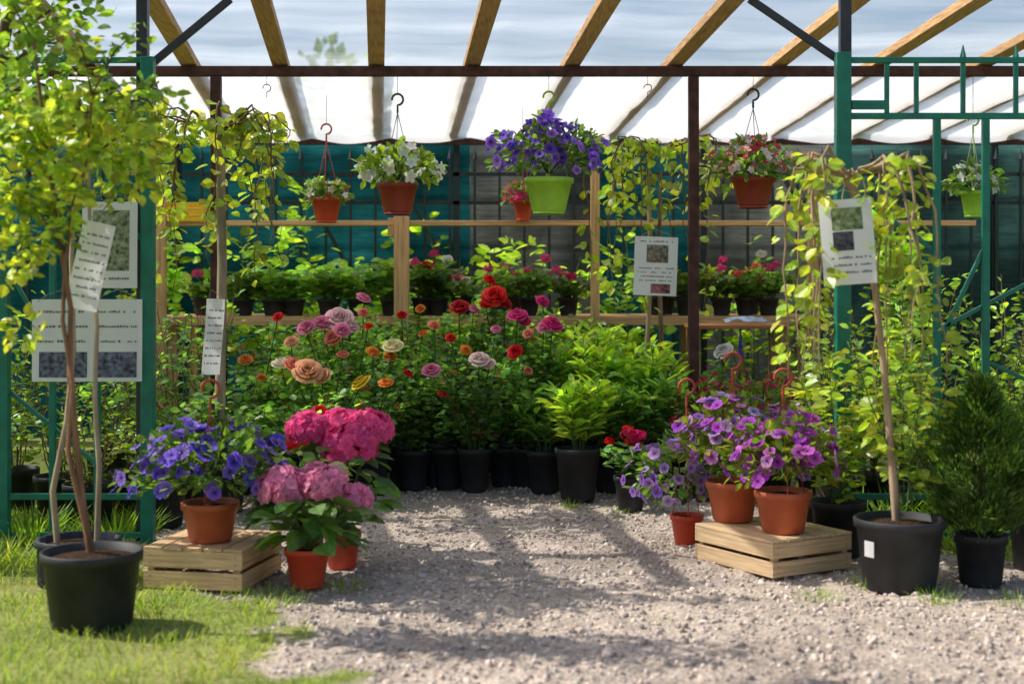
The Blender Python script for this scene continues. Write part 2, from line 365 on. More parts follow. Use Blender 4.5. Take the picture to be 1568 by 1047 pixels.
# ------------------------------------------------------------- pergola / roof
def roofz(y): return 2.615-.073*(y-8.7)
SK=-.094
RX=[-5.6,-5.0,-4.4,-3.8,-3.2,-2.6,-1.98,-1.42,-.83,-.24,.37,1.0,1.64,2.26,2.9,3.5,4.1,4.7,5.3]
def pergola():
    root=empty('greenhouse_pergola',(0,8.7,0))
    def fin(mb,n,bev=0):
        o=mb.build(n,(0,-8.7,0),bevel=bev,parent=root); return o
    mb=MB()
    for x in RX:
        a=(x+SK*(6.55-8.7),6.55,roofz(6.55)+.03); b=(x+SK*(11.25-8.7),11.25,roofz(11.25)+.03)
        a=np.array(a);b=np.array(b);w=.05
        v=[p+np.array([i*w,0,j*.026]) for p in(a,b) for i,j in((-1,-1),(1,-1),(1,1),(-1,1))]
        mb.add(v,np.array([[3,2,1,0],[4,5,6,7],[0,1,5,4],[1,2,6,5],[2,3,7,6],[3,0,4,7]]),'woody',np.array([.66,.40,.20])*U(.8,1.12))
    fin(mb,'rafters',.004)
    mb=MB()
    rc=(.085,.036,.03)
    box(mb,(-.1,8.7,2.58),(12,.06,.06),'rust',rc)
    box(mb,(-.1,11.2,2.395),(12,.05,.05),'rust',rc)
    for x in(-1.81,1.11,-4.7,4.0): box(mb,(x,8.7,1.275),(.062,.062,2.545),'rust',rc)
    fin(mb,'steel_frame',.004)
    mb=MB(); nc=(.03,.032,.05)
    box(mb,(-.1,7.07,2.718),(12,.06,.03),'paint',nc)
    for x in(-1.835,1.655,-5.4,5.2): box(mb,(x,7.07,1.35),(.055,.055,2.70),'paint',nc)
    bar(mb,(-1.80,7.07,2.37),(-1.40,7.07,2.70),.035,'paint',nc); bar(mb,(1.62,7.07,2.40),(1.18,7.07,2.70),.035,'paint',nc)
    fin(mb,'front_posts',.003)
    def sheet(y0,y1,dz,sag,mat,ny,name,scal=0):
        xs=np.linspace(-5.7,5.5,281); ys=np.linspace(y0,y1,ny); X,Y=np.meshgrid(xs,ys,indexing='ij')
        ph=((X-(-5.6))/.61)%1
        Z=roofz(Y)+dz-sag*np.sin(ph*math.pi)*(.6+.8*vnoise(X+20,Y,.5,31))+(vnoise(X+20,Y,.18,33)-.5)*.012
        if scal: Z[:,-1]-=scal*np.abs(np.sin(ph[:,-1]*math.pi))+.01
        XX=X+SK*(Y-8.7)
        nx,n2=X.shape; idx=np.arange(nx*n2).reshape(nx,n2)
        F=np.stack([idx[:-1,:-1],idx[1:,:-1],idx[1:,1:],idx[:-1,1:]],-1).reshape(-1,4)
        mb=MB(); mb.add(np.stack([XX,Y,Z],-1).reshape(-1,3),F,mat,(1,1,1),True); fin(mb,name)
    sheet(6.5,11.4,.064,.015,'clear_film',50,'roof_film')
    sheet(8.76,11.12,-.012,.012,'white_film',30,'ceiling_film',.03)
pergola()
# ------------------------------------------------------------- rear wall : shade net + picket fence
def rear():
    root=empty('shade_net_wall',(0,0,0))
    T1=(.012,.10,.115)
    segs=[(-14,-.34,T1),(-.34,.66,(.10,.105,.10)),(.66,1.5,T1),(1.5,2.7,(.12,.125,.12)),(2.7,14,(.04,.09,.09))]
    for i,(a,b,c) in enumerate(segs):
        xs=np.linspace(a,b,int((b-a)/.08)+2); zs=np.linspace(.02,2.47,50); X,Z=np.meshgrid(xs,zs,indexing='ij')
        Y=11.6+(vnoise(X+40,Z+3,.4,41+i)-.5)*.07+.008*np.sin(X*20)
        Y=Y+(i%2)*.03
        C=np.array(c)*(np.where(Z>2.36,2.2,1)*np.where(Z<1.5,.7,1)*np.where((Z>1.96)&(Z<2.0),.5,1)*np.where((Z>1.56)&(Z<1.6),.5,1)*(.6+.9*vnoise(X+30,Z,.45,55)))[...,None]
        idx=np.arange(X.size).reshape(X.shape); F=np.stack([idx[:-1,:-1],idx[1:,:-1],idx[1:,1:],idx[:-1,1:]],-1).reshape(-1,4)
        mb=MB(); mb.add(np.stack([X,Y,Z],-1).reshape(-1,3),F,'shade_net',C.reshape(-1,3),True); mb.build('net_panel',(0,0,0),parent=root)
    mb=MB(); ic=(.006,.016,.018)
    for x in np.arange(-7.9,8,.2):
        bar(mb,(x,11.46,.05),(x,11.46,2.28),.02,'paint',ic)
        v=[(x-.022,11.46,2.28),(x,11.438,2.28),(x+.022,11.46,2.28),(x,11.482,2.28),(x,11.46,2.38)]
        mb.add(v,[[0,1,4],[1,2,4],[2,3,4],[3,0,4]],'paint',ic)
    for z in(.25,1.93,2.16): box(mb,(0,11.485,z),(16,.02,.03),'paint',ic)
    for x in(-5,-2.7,-.45,1.55,3.9,6): box(mb,(x,11.5,1.2),(.05,.05,2.4),'paint',ic)
    for x in(-1.7,-.9,.9,2.2): bar(mb,(x,11.43,2.1),(x+.5,11.43,1.2),.03,'paint',ic)
    mb.build('iron_picket_fence')
    for x,h,n in[(-2.6,1.9,500),(-2.0,1.95,380),(-1.5,2.0,380),(-.95,1.8,300),(-.4,1.95,300),(.2,1.7,240),(1.0,1.8,220),(1.9,1.7,220),(3.0,2.0,420)]:
        mb=MB(); bush(mb,(0,0,0),9,h,.4,n,.1,.75,G_BRT*1.1,t0=.5,droop=.1,off=.1,sr=.006,hv=(.6,1.12)); mb.build('backdrop_shrub',(x,11.15,0))
rear()
def far():
    mb=MB()
    for i in range(26):
        x=-30+i*2.4+U(-.6,.6); y=26+U(-2,2); h=U(3.2,5.2); tube(mb,[(x,y,0),(x+.1,y,h*.6)],[.14,.06],'bark',(.1,.08,.06))
        crown(mb,[(x+U(-.7,.7),y+U(-.7,.7),h*U(.5,.9),U(.8,1.3)) for _ in range(5)],600,.28,.7,lambda k:mixcol(G_DARK,G_MID,k))
    mb.build('distant_trees')
far()
# ------------------------------------------------------------- gates
GT=(.006,.19,.135)
def gate(name,xs_main,xs_short,x0,x1,panel,diags,tips,zt=2.385,zb=2.11):
    mb=MB()
    bar(mb,(x0,7,zt),(x1,7,zt),.028,'paint',GT); bar(mb,(x0,7,zb),(x1,7,zb),.03,'paint',GT)
    bar(mb,(x0,7,.24),(x1,7,.24),.03,'paint',GT); bar(mb,(x0,7,.05),(x1,7,.05),.028,'paint',GT)
    for x,w,z0,z1 in xs_main: bar(mb,(x,6.998,z0),(x,6.998,z1),w,'paint',GT)
    for x in xs_short: bar(mb,(x,7.002,zb+.015),(x,7.002,zt-.014),.022,'paint',GT)
    for x in tips:
        v=[(x-.018,7,zt+.014),(x,6.982,zt+.014),(x+.018,7,zt+.014),(x,7.018,zt+.014),(x,7,zt+.09)]
        mb.add(v,[[0,1,4],[1,2,4],[2,3,4],[3,0,4]],'paint',GT)
    for a,b in panel: box(mb,((a+b)/2,7,2.165),(b-a,.02,.045),'paint',GT)
    for (xa,za,xb,zb_) in diags: bar(mb,(xa,7.01,za),(xb,7.01,zb_),.02,'paint',GT)
    return mb.build(name,bevel=.003)
gate('garden_gate',[(1.626,.07,0,2.42),(2.09,.034,.0,2.095),(2.33,.034,0,2.095),(2.75,.034,0,2.095),(3.1,.034,0,2.095),(3.4,.06,0,2.42)],
     [1.845,1.99,2.22,2.48,2.75,3.0,3.2],1.66,3.37,[(1.67,1.845)],[(2.10,1.06,3.05,1.55),(2.1,.98,2.32,1.45),(1.66,1.75,2.08,1.45),(2.35,.9,3.08,.55)],[2.22,2.48,2.75])
gate('garden_gate',[(-1.79,.062,0,2.40),(-2.04,.03,0,2.095),(-2.26,.03,0,2.095),(-2.5,.055,0,2.40),(-2.8,.03,0,2.095),(-3.2,.06,0,2.4)],
     [-2.0,-2.2,-2.35,-2.65,-2.9],-3.17,-1.82,[(-2.0,-1.82)],[(-1.82,1.5,-2.25,1.9),(-2.25,.95,-2.48,1.35),(-2.05,.4,-2.47,.75)],[-2.2,-2.65])
# ------------------------------------------------------------- staging bench, shelf rail, posts
WO=np.array([.66,.40,.20])
def bench():
    mb=MB()
    for k in range(5): box(mb,(-.2,10.08+k*.17,1.035),(4.7,.155,.03),'woodx',WO*U(.85,1.1))
    box(mb,(-.2,9.985,1.02),(4.7,.025,.06),'woodx',WO*1.05)
    for x in(-2.4,-1.5,-.5,.5,1.3,2.05):
        for y in(10.08,10.75): box(mb,(x,y,.51),(.06,.06,1.018),'woodz',WO*.9)
    box(mb,(-.2,10.78,.35),(4.6,.1,.025),'woodx',WO*.8)
    mb.build('plant_bench',bevel=.003)
    mb=MB()
    box(mb,(-.77,9.93,.875),(.105,.05,1.75),'woodz',WO*1.1); box(mb,(-.84,9.985,1.68),(.06,.05,.12),'woodz',WO*1.05)
    box(mb,(.58,9.93,1.05),(.062,.05,2.1),'woodz',WO*1.1); box(mb,(2.1,9.93,1.1),(.07,.05,2.2),'woodz',WO*.95); box(mb,(-2.45,9.93,1.05),(.07,.05,2.1),'woodz',WO)
    box(mb,(.3,9.98,1.705),(5.9,.045,.035),'woodx',WO*1.15); box(mb,(.3,10.1,1.70),(5.9,.16,.02),'woodx',WO*.9)
    mb.build('timber_shelf_frame',bevel=.003)
    mb=MB()
    for k in range(3): box(mb,(0,-.15+k*.15,1.0),(.62,.14,.025),'woodx',np.array([.55,.23,.10]))
    for x in(-.28,.28):
        for y in(-.18,.18): box(mb,(x,y,.493),(.04,.04,.986),'woodz',WO*.6)
    mb.build('small_wooden_table',(1.48,9.45,0),bevel=.003)
    mb=MB(); n=14; xs=np.linspace(-.15,.15,n); X,Y=np.meshgrid(xs,xs*.6,indexing='ij'); Z=.015+.07*vnoise(X+5,Y+5,.06,51)*(1-(X/.17)**2)
    idx=np.arange(n*n).reshape(n,n); F=np.stack([idx[:-1,:-1],idx[1:,:-1],idx[1:,1:],idx[:-1,1:]],-1).reshape(-1,4)
    mb.add(np.stack([X,Y,Z],-1).reshape(-1,3),F,'paper',(.45,.6,.8)); mb.build('plastic_bag',(1.55,9.4,1.013))
    mb=MB(); Yc=(.8,.5,.02)
    for z in(.02,.07,.12): 
        for s in(-1,1): box(mb,(0,s*.14,z),(.4,.012,.032),'plastic',Yc); box(mb,(s*.194,0,z),(.012,.268,.032),'plastic',Yc)
    for sx in(-1,1):
        for sy in(-1,1): box(mb,(sx*.185,sy*.132,.075),(.035,.03,.15),'plastic',Yc)
    box(mb,(0,0,.004),(.37,.26,.008),'plastic',Yc); mb.build('yellow_plastic_crate',(-2.35,10.08,1.712),bevel=.002)
bench()
# ------------------------------------------------------------- bench plants
def geranium(name,loc,d,h,ph,fcol,nf=3,potc=BLACK,spread=.16,hh=.25,fr=.035,col=None):
    mb=MB(); pot(mb,d,ph,potc,'dusty')
    bush(mb,(0,0,ph-.02),12,hh,spread,150,.06,.95,G_DARK*1.4 if col is None else col,t0=.15,droop=.1,off=.05)
    for i in range(nf):
        a=U(0,6.28); r=spread*U(0,.95); c=(r*math.cos(a),r*math.sin(a),ph+hh*U(.75,1.25)); tube(mb,[(0,0,ph),(c[0]*.6,c[1]*.6,ph+hh*.6),c],.003,'stem',(.08,.14,.04),4)
        umbel(mb,c,fr*U(.6,1.1),22,fr*.42,fcol[i%len(fcol)])
    mb.build(name,loc)
Rr=(.78,.014,.016);Pk=(.82,.09,.28);Wt=(.84,.82,.78);Mg=(.66,.015,.16);Cor=(.82,.19,.13)
for i,x in enumerate(np.arange(-1.95,-.88,.21)):
    for y in(10.15,10.5) if i%2 else (10.18,):
        mb=MB(); pot(mb,.16,.12,BLACK,'dusty'); bush(mb,(0,0,.1),9,.3*U(.6,1.15),.16,120,.09,.75,G_MID*U(.8,1.4),t0=.1,droop=.15,off=.05); mb.build('potted_seedling',(x+U(-.05,.05),y,1.051))
for i,(x,c,nf) in enumerate([(-.66,[Rr,Pk],3),(-.5,[Wt,Pk],3),(-.34,[Pk,Wt],3),(-.08,[Pk],1),(.10,[Pk],2),(.42,[Mg,Pk],3),(1.05,[Rr],2),(1.22,[Pk,Wt],2),(1.5,[Pk],3),(1.68,[Cor,Rr],3),(1.85,[Pk,Wt],3),(-2.2,[Pk],1)]):
    geranium('potted_geranium',(x+U(-.03,.03),10.15+U(0,.1),1.051),.15,.1,.13,c,nf=nf,fr=.04,hh=U(.13,.27),col=G_MID*U(.5,1.1))
    if i%3==0: geranium('potted_geranium',(x+.08,10.5,1.051),.15,.1,.13,c[::-1],nf=2,fr=.04,hh=U(.18,.28),col=G_MID*U(.5,1.1))
# ------------------------------------------------------------- roses
PW=(.9,.6,.64);SAL=(.9,.3,.2);PEA=(.92,.5,.28);CRM=(.9,.84,.66);ORG=(.9,.3,.04);YEL=(.9,.68,.04);PYE=(.9,.82,.45);MAG=(.78,.04,.26);PIN=(.86,.26,.44);DRD=(.5,.008,.012);WPK=(.9,.7,.66)
BL=[(-1.094,9.0,1.068,PW,.09),(-1.19,8.98,1.04,PIN,.06),(-1.02,8.98,1.02,PW,.062),(-.959,9.2,1.194,PIN,.05),(-1.12,8.9,.952,SAL,.062),(-1.297,8.95,1.011,PIN,.058),(-1.2,8.35,.775,PEA,.088),(-1.29,8.4,.81,SAL,.06),(-1.12,8.4,.74,PEA,.055),(-1.376,8.5,.81,CRM,.062),
(-1.612,8.6,.827,ORG,.045),(-.885,8.3,.71,YEL,.066),(-.732,8.75,.905,PYE,.066),(-.75,8.75,.84,ORG,.042),(-.737,8.3,.71,ORG,.045),(-.341,9.2,1.136,DRD,.064),(-.117,9.25,1.205,Rr,.082),(-.05,9.3,1.16,DRD,.055),(-.17,9.27,1.15,Rr,.045),(.034,9.1,1.086,MAG,.066),(.08,9.12,1.05,MAG,.045),
(.258,9.0,1.03,MAG,.068),(.2,9.02,1.01,PIN,.045),(-.198,8.6,.83,WPK,.062),(-.14,8.62,.80,PW,.04),(.016,8.7,.87,Rr,.05),(-.483,8.5,.77,PIN,.056),(-.282,8.7,.88,ORG,.036),(-1.10,8.1,.56,Rr,.048),(-.148,9.4,1.31,Rr,.044),(-.85,8.7,.87,ORG,.042),(-.95,9.1,1.1,SAL,.038),(-.72,9.3,1.08,Rr,.034),
(-.5,9.1,1.02,SAL,.038),(-.6,9.3,1.12,ORG,.034),(-.25,9.3,1.12,PIN,.042),(.1,9.0,.97,SAL,.036),(-1.45,8.8,1.08,Rr,.034),(-1.0,8.4,.87,SAL,.038),(-.38,8.8,.95,Rr,.032),(.2,9.3,1.17,MAG,.046),(-.62,8.5,.75,Rr,.032),(-1.35,8.7,.93,PEA,.045),(-1.05,8.8,1.0,PIN,.052),
(-.55,8.75,.98,ORG,.032),(-.1,8.9,1.0,PIN,.034),(-.9,8.9,1.02,Rr,.032),(-1.5,8.5,.72,ORG,.034),(-.42,8.6,.62,Rr,.03),(.1,8.75,.75,SAL,.03)]
RB=[(-.23,8.78,.6,.21,.27),(-.46,9.0,.62,.22,.28),(0,9.05,.65,.22,.28),(.18,9.15,.7,.22,.28),(-.68,8.95,.62,.22,.28),(-.85,8.62,.5,.22,.26),(-1.1,8.35,.45,.22,.24),
(-1.3,9.25,.75,.24,.28),(-1.0,9.25,.8,.24,.28),(-.7,9.35,.8,.24,.28),(-.35,9.4,.85,.24,.28),(-.05,9.45,.9,.24,.28),(.3,9.4,.75,.24,.28),
(-1.6,9.6,.85,.24,.28),(-1.2,9.65,.9,.24,.28),(-.85,9.7,.85,.24,.28),(-.5,9.75,.9,.24,.28),(-.15,9.75,.95,.24,.28),(.2,9.7,.9,.24,.28),(.55,9.7,.8,.24,.28),
(-1.6,8.75,.55,.24,.26),(-1.3,8.65,.55,.24,.26),(-1.4,8.2,.42,.22,.24),(-1.75,8.0,.45,.24,.24),(-1.05,8.9,.6,.24,.26),(1.28,8.85,.5,.22,.26)]
asg={i:[] for i in range(len(RB))}
for b in BL:
    j=min(range(len(RB)),key=lambda i:(RB[i][0]-b[0])**2+(RB[i][1]-b[1])**2+(0 if b[2]>RB[i][4]+.2 else .5)+max(0,b[2]-RB[i][2]-.4)**2); asg[j].append(b)
asg[25].append((1.277,8.6,.88,Wt,.062))
for i,(x,y,h,d,ph) in enumerate(RB):
    mb=MB(); pot(mb,d,ph,BLACK,'dusty')
    k=rng.random(); cm=G_DARK*1.2*(1-k)+G_MID*1.1*k
    f=lambda n,cm=cm: np.where(rng.random((n,1))<.07,np.array([.26,.1,.05]),cm*np.where(rng.random((n,1))<.18,1.9,1))
    bush(mb,(0,0,ph-.03),13,h,.25,560,.055,.68,cm,t0=.12,droop=.15,off=.085,cols=f,jit=.55,stemc=(.07,.11,.035))
    for bx,by,bz,c,r in asg[i]:
        p=np.array([bx-x,by-y,bz]); q=p*np.array([.6,.6,.65])+np.array([0,0,.05])
        tube(mb,[(0,0,ph-.02),q,p-np.array([0,0,r*.4])],.004,'stem',(.06,.12,.03),5)
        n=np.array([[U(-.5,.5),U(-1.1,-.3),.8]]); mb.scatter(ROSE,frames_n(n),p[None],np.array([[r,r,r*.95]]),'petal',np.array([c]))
        mm=26; a=U(0,6.28,mm); leaves(mb,p-np.array([0,-.02,.05])-np.array([0,0,1])*U(0,.2,(mm,1)),np.stack([np.cos(a),np.sin(a)+.3,U(-.4,.4,mm)],1),.06,.65,cm*1.2)
    mb.build('potted_rose_bush',(x,y,0))
for x,y,d,ph,h,s,n,c in[(.39,8.45,.27,.31,.46,.2,330,G_BRT),(.45,9.1,.26,.28,.78,.26,460,G_BRT),(.82,9.05,.26,.28,.68,.26,460,G_BRT),(.68,9.4,.26,.28,.8,.22,380,G_BRT*.9),(.98,8.85,.26,.26,.52,.24,380,G_MID*1.1),(.66,8.8,.24,.26,.5,.2,300,G_MID*1.2),(.2,8.75,.22,.26,.4,.16,200,G_MID)]:
    mb=MB(); pot(mb,d,ph,BLACK,'dusty'); bush(mb,(0,0,ph-.03),15,h,s,int(n*1.35),.105,.33,c,t0=.18,droop=-.15,off=.03,jit=.35); mb.build('potted_phlox',(x,y,0))
for x,y in[(-.62,8.75),(-.05,8.9),(.1,8.85),(.6,8.65),(.78,8.6),(1.15,8.3),(1.35,8.2),(-.4,8.82)]:
    mb=MB(); pot(mb,.21,.25,BLACK,'dusty'); bush(mb,(0,0,.23),8,.3,.17,150,.05,.65,G_DARK*1.5,t0=.1,off=.06); mb.build('potted_rose_bush',(x,y+.12,0))
CRI=[(.62,.012,.1),(.7,.04,.17),(.48,.01,.05)]
for x,y in[(1.2,8.6),(1.5,8.55),(1.8,8.5),(1.35,8.95),(1.65,8.9)]:
    mb=MB(); pot(mb,.24,.26,BLACK,'dusty'); mound(mb,(0,0,.47),(.21,.2,.24),300,.04,.6,G_MID,120,FL5,.021,CRI,zmin=-.4); mb.build('potted_chrysanthemum',(x,y,0))
mb=MB(); pot(mb,.2,.24,BLACK,'dusty'); bush(mb,(0,0,.22),8,.4,.15,160,.06,.4,G_MID)
tube(mb,[(0,0,.3),(0,0,.98)],.004,'stem',(.1,.2,.05)); n=80; zz=U(.84,1.0,n); a=U(0,6.28,n); rr=.014*(1.05-(zz-.84)/.18); P=np.stack([np.cos(a)*rr,np.sin(a)*rr,zz],1)
mb.scatter(FL4,frames_n(np.stack([np.cos(a),np.sin(a),a*0+.2],1)),P,np.full(n,.008),'petal',cvar((.1,.08,.45),n))
mb.build('potted_lupin',(1.43,8.9,0))
# ------------------------------------------------------------- crates
def crate(loc,rz,w,d,h,cb):
    mb=MB(); c=lambda:np.array(cb)*U(.82,1.15)
    th=.011; n=5; sw=(w-.008*(n-1))/n
    for i in range(n): box(mb,(-w/2+sw/2+i*(sw+.008),0,h-th/2),(sw,d+U(-.004,.004),th),'woody',c())
    sh=(h-th-.022)/2
    for k in range(2):
        z=.004+sh/2+k*(sh+.016)
        for s in(-1,1):
            box(mb,(0,s*(d/2-th/2),z),(w,th,sh),'woodx',c()); box(mb,(s*(w/2-th/2-.001),0,z),(th,d-2*th-.002,sh),'woody',c())
    for sx in(-1,1):
        for sy in(-1,1): box(mb,(sx*(w/2-.03),sy*(d/2-.025),(h-th)/2),(.028,.026,h-th-.004),'woodz',c())
    for sx in(-1,1):
        for k in range(2):
            for sg in(-1,1): 
                for kk in(-1,1): box(mb,(sx*(w/2-.03),sg*(d/2+.0005),.004+sh/2+k*(sh+.016)+kk*sh*.22),(.005,.002,.005),'wire',(.1,.09,.08))
    mb.build('wooden_crate',loc,rz,bevel=.0018)
crate((-1.295,6.19,.005),math.radians(-11),.44,.47,.175,(.74,.50,.28))
crate((1.194,6.53,.005),math.radians(31),.466,.54,.165,(.76,.54,.32))
# ------------------------------------------------------------- petunias
VIO=[(.28,.17,.88),(.4,.24,.9),(.2,.12,.78),(.5,.36,.9)]
def petunia(name,loc,d,ph,col,c,r,nl,nf,fc,fs=.032,lc=G_MID*.95,hk=None,mat='plastic'):
    mb=MB(); pot(mb,d,ph,col,mat,ribs=0)
    mound(mb,c,r,nl,.05,.55,lc,nf,PET,fs,fc,zmin=-.45)
    if hk: hanger(mb,d/2*.95,ph-.02,hk,(.5,.08,.045),.13)
    mb.build(name,loc)
petunia('potted_petunia',(-1.30,6.13,.181),.245,.17,TERRA,(0,0,.30),(.31,.26,.20),800,135,VIO,.037,hk=.56)
LAV=[(.55,.28,.82),(.66,.4,.85),(.48,.22,.78),(.7,.48,.86)]; MGP=[(.6,.1,.68),(.7,.16,.7),(.54,.08,.66),(.75,.3,.78)]
petunia('potted_petunia',(1.22,6.40,.171),.255,.19,TERRA,(0,-.02,.33),(.24,.22,.17),600,105,MGP,.036,G_BRT*.65,hk=.6)
petunia('potted_petunia',(1.04,6.70,.171),.25,.19,TERRA,(0,0,.36),(.26,.24,.19),650,135,LAV+MGP,.034,G_BRT*.65,hk=.66)
petunia('potted_petunia',(.86,7.0,.004),.16,.15,RED,(-.02,0,.32),(.25,.2,.21),520,115,LAV,.032,hk=.68)
petunia('potted_petunia',(1.5,7.1,.004),.2,.2,BLACK,(0,0,.40),(.22,.2,.2),420,60,LAV,.03)
geranium('potted_geranium',(.67,8.05,0),.185,.3,.2,[Rr,(.62,.03,.1),Mg],nf=9,spread=.15,hh=.2,fr=.036)
# ------------------------------------------------------------- hydrangeas
def hydrangea(loc,d,ph,heads,hcol,leafc,extra=0):
    mb=MB(); pot(mb,d,ph,RED,'plastic')
    n=75; a=U(0,6.28,n); zz=U(ph+.02,ph+.24+extra,n); r=U(.04,.19,n); P=np.stack([np.cos(a)*r,np.sin(a)*r,zz],1)
    leaves(mb,P,np.stack([np.cos(a),np.sin(a),U(-.7,.2,n)],1),.125,.68,leafc,jit=.3)
    for x,y,z,rr,k in heads:
        tube(mb,[(0,0,ph-.02),(x*.5,y*.5,ph+(z-ph)*.5),(x,y,z-rr*.3)],.006,'stem',(.1,.18,.04),5)
        mb.add(IV*rr*.68+np.array([x,y,z]),IF,'petal',np.array(hcol[k])*.75)
        umbel(mb,(x,y,z),rr,280,rr*.22,hcol[k],FL4,.85)
    mb.build('potted_hydrangea',loc)
HOT=(.9,.13,.38);LP=(.92,.36,.56)
hydrangea((-.87,6.05,0),.19,.17,[(-.10,-.02,.42,.108,0),(.08,-.03,.43,.095,0),(.20,.0,.37,.075,0),(.02,.12,.44,.08,0),(.11,.1,.47,.05,1)],[LP,(.85,.78,.45)],G_DARK*1.3)
hydrangea((-.77,6.45,0),.17,.17,[(-.15,.0,.62,.10,0),(.03,-.02,.56,.13,0),(.12,.04,.62,.105,0),(-.02,.14,.62,.1,0)],[HOT],G_DARK*1.3,.15)
mb=MB(); pot(mb,.2,.22,BLACK,'dusty'); bush(mb,(0,0,.2),10,.3,.2,170,.1,.66,G_MID,t0=.1); umbel(mb,(-.05,-.05,.5),.05,40,.018,Rr); mb.build('potted_geranium',(-1.0,6.95,0))
# ------------------------------------------------------------- hanging baskets
def basket(name,loc,d,h,col,hookcol,z_hook,z_top,c,r,nl,nf,T,fs,fc,lc=G_MID*1.0,ribs=.012):
    mb=MB(); pot(mb,d,h,col,'plastic',ribs=ribs,taper=.7,lip=.02)
    lathe(mb,[(d*.3,-.012),(d*.33,-.012),(d*.34,.0),(d*.3,.002)],'plastic',col)
    mound(mb,c,r,nl,.05,.6,lc,nf,T,fs,fc,zmin=-.5)
    hanger(mb,d/2*.98,h-.015,z_hook,hookcol,.115)
    tube(mb,[(0,0,z_hook+.11),(0,0,z_top)],.0018,'wire',(.08,.07,.07),4)
    mb.build(name,loc)
WHT=[(.88,.88,.84),(.86,.86,.8)]
basket('hanging_flower_basket',(-.70,8.7,1.715),.245,.185,BROWN,(.03,.02,.03),.61,.835,(0,0,.26),(.24,.2,.14),520,62,FL5,.042,WHT,G_BRT*.8)
basket('hanging_flower_basket',(.225,8.7,1.72),.29,.21,LIME,(.3,.7,.05),.62,.83,(0,0,.35),(.31,.26,.2),640,160,PET,.037,[(.28,.13,.78),(.38,.2,.82),(.2,.09,.7)],)
basket('hanging_flower_basket',(1.475,8.7,1.755),.265,.18,BROWN,(.03,.02,.03),.60,.795,(0,0,.24),(.23,.2,.16),420,140,FL5,.03,[(.8,.08,.17),(.88,.45,.5),(.88,.8,.78),(.72,.04,.1),(.88,.66,.68)])
basket('hanging_flower_basket',(-1.24,9.5,1.70),.205,.155,RED,(.5,.08,.04),.53,.85,(0,0,.18),(.12,.11,.09),180,46,FL5,.028,[WHT[0],WHT[1],(.7,.02,.02)])
basket('hanging_flower_basket',(.075,9.9,1.73),.14,.13,RED,(.5,.08,.04),.5,.79,(-.02,0,.16),(.1,.1,.09),120,46,FL5,.026,[(.8,.06,.25)])
basket('hanging_flower_basket',(2.82,8.7,1.70),.15,.15,LIME,(.4,.6,.2),.5,.85,(0,0,.2),(.15,.13,.1),220,34,FL5,.034,WHT)
for hx in(-1.5,.83):
    mb=MB(); tube(mb,[(0,0,0),(0,0,-.06)],.0018,'wire',(.05,.05,.05),4); hook(mb,(0,0,-.13),.08,(.05,.04,.04),.003); mb.build('empty_hanging_hook',(hx,8.7,2.55))
# ------------------------------------------------------------- signs
def sign(name,loc,w,h,rz=0,ry=0,rx=0,layout='pic',bend=.015,seed=1):
    r=np.random.default_rng(seed); mb=MB()
    f=lambda x,z: bend*np.sin((x/w+.5)*math.pi)+bend*.5*np.cos(z/h*3+seed)
    def patch(x0,x1,z0,z1,off,mat,col,nx=8,nz=8):
        X,Z=np.meshgrid(np.linspace(x0,x1,nx),np.linspace(z0,z1,nz),indexing='ij'); Y=-f(X,Z)-off
        idx=np.arange(nx*nz).reshape(nx,nz); F=np.stack([idx[:-1,:-1],idx[1:,:-1],idx[1:,1:],idx[:-1,1:]],-1).reshape(-1,4)
        mb.add(np.stack([X,Y,Z],-1).reshape(-1,3),F,mat,col,True)
    patch(-w/2,w/2,-h/2,h/2,0,'paper',(.88,.89,.9),12,12)
    def lines(zt,zb,n,ind=.08,lw=.28):
        for i in range(n):
            z=zt-(zt-zb)*(i+.5)/n; x=-w/2+w*ind*r.uniform(.8,2.2); hh=min((zt-zb)/n*lw,.011)
            while x<w/2-w*.12:
                l=w*r.uniform(.02,.05)
                if r.random()<.8:
                    q=hh*r.uniform(.6,1.1); patch(x,min(x+l,w/2-w*.08),z-hh/2,z-hh/2+q,.002,'wire',(.16,.16,.18),2,2)
                x+=l+w*.012
    if layout=='pic':
        patch(-w*.22,w*.28,h*.06,h*.36,.002,'photo_print',(.16,.14,.10)); lines(h*.46,h*.38,1); lines(0,-h*.28,4); patch(-w*.1,w*.35,-h*.46,-h*.3,.002,'photo_print',(.25,.09,.10))
    elif layout=='big':
        patch(-w*.3,w*.36,-h*.3,h*.4,.002,'photo_print',(.18,.22,.14)); lines(-h*.34,-h*.44,1)
    elif layout=='text':
        lines(h*.44,-h*.1,3,.08,.3); patch(-w*.38,w*.4,-h*.45,-h*.14,.002,'photo_print',(.10,.11,.17))
    elif layout=='tree':
        patch(-w*.28,w*.3,h*.14,h*.4,.002,'photo_print',(.17,.22,.09)); patch(-w*.28,w*.1,-h*.1,h*.12,.002,'photo_print',(.05,.05,.06)); lines(-h*.14,-h*.4,3,.1,.3)
    else: lines(h*.4,-h*.4,8,.06,.25)
    for sx in(-1,1): tube(mb,[(sx*w*.4,-f(sx*w*.4,h*.47)-.003,h*.47),(sx*w*.25,.01,h*.56),(0,.03,h*.62)],.0015,'wire',(.3,.3,.3),4)
    o=mb.build(name,loc); o.rotation_euler=(rx,ry,rz); return o
sign('plant_info_sign',(-1.96,6.93,1.475),.27,.42,0,0,.0,'big',.01,1)
sign('plant_info_sign',(-1.93,6.94,1.01),.25,.40,0,0,0,'text',.008,2)
sign('plant_info_sign',(-2.19,6.93,1.01),.30,.40,0,0,0,'text',.008,3)
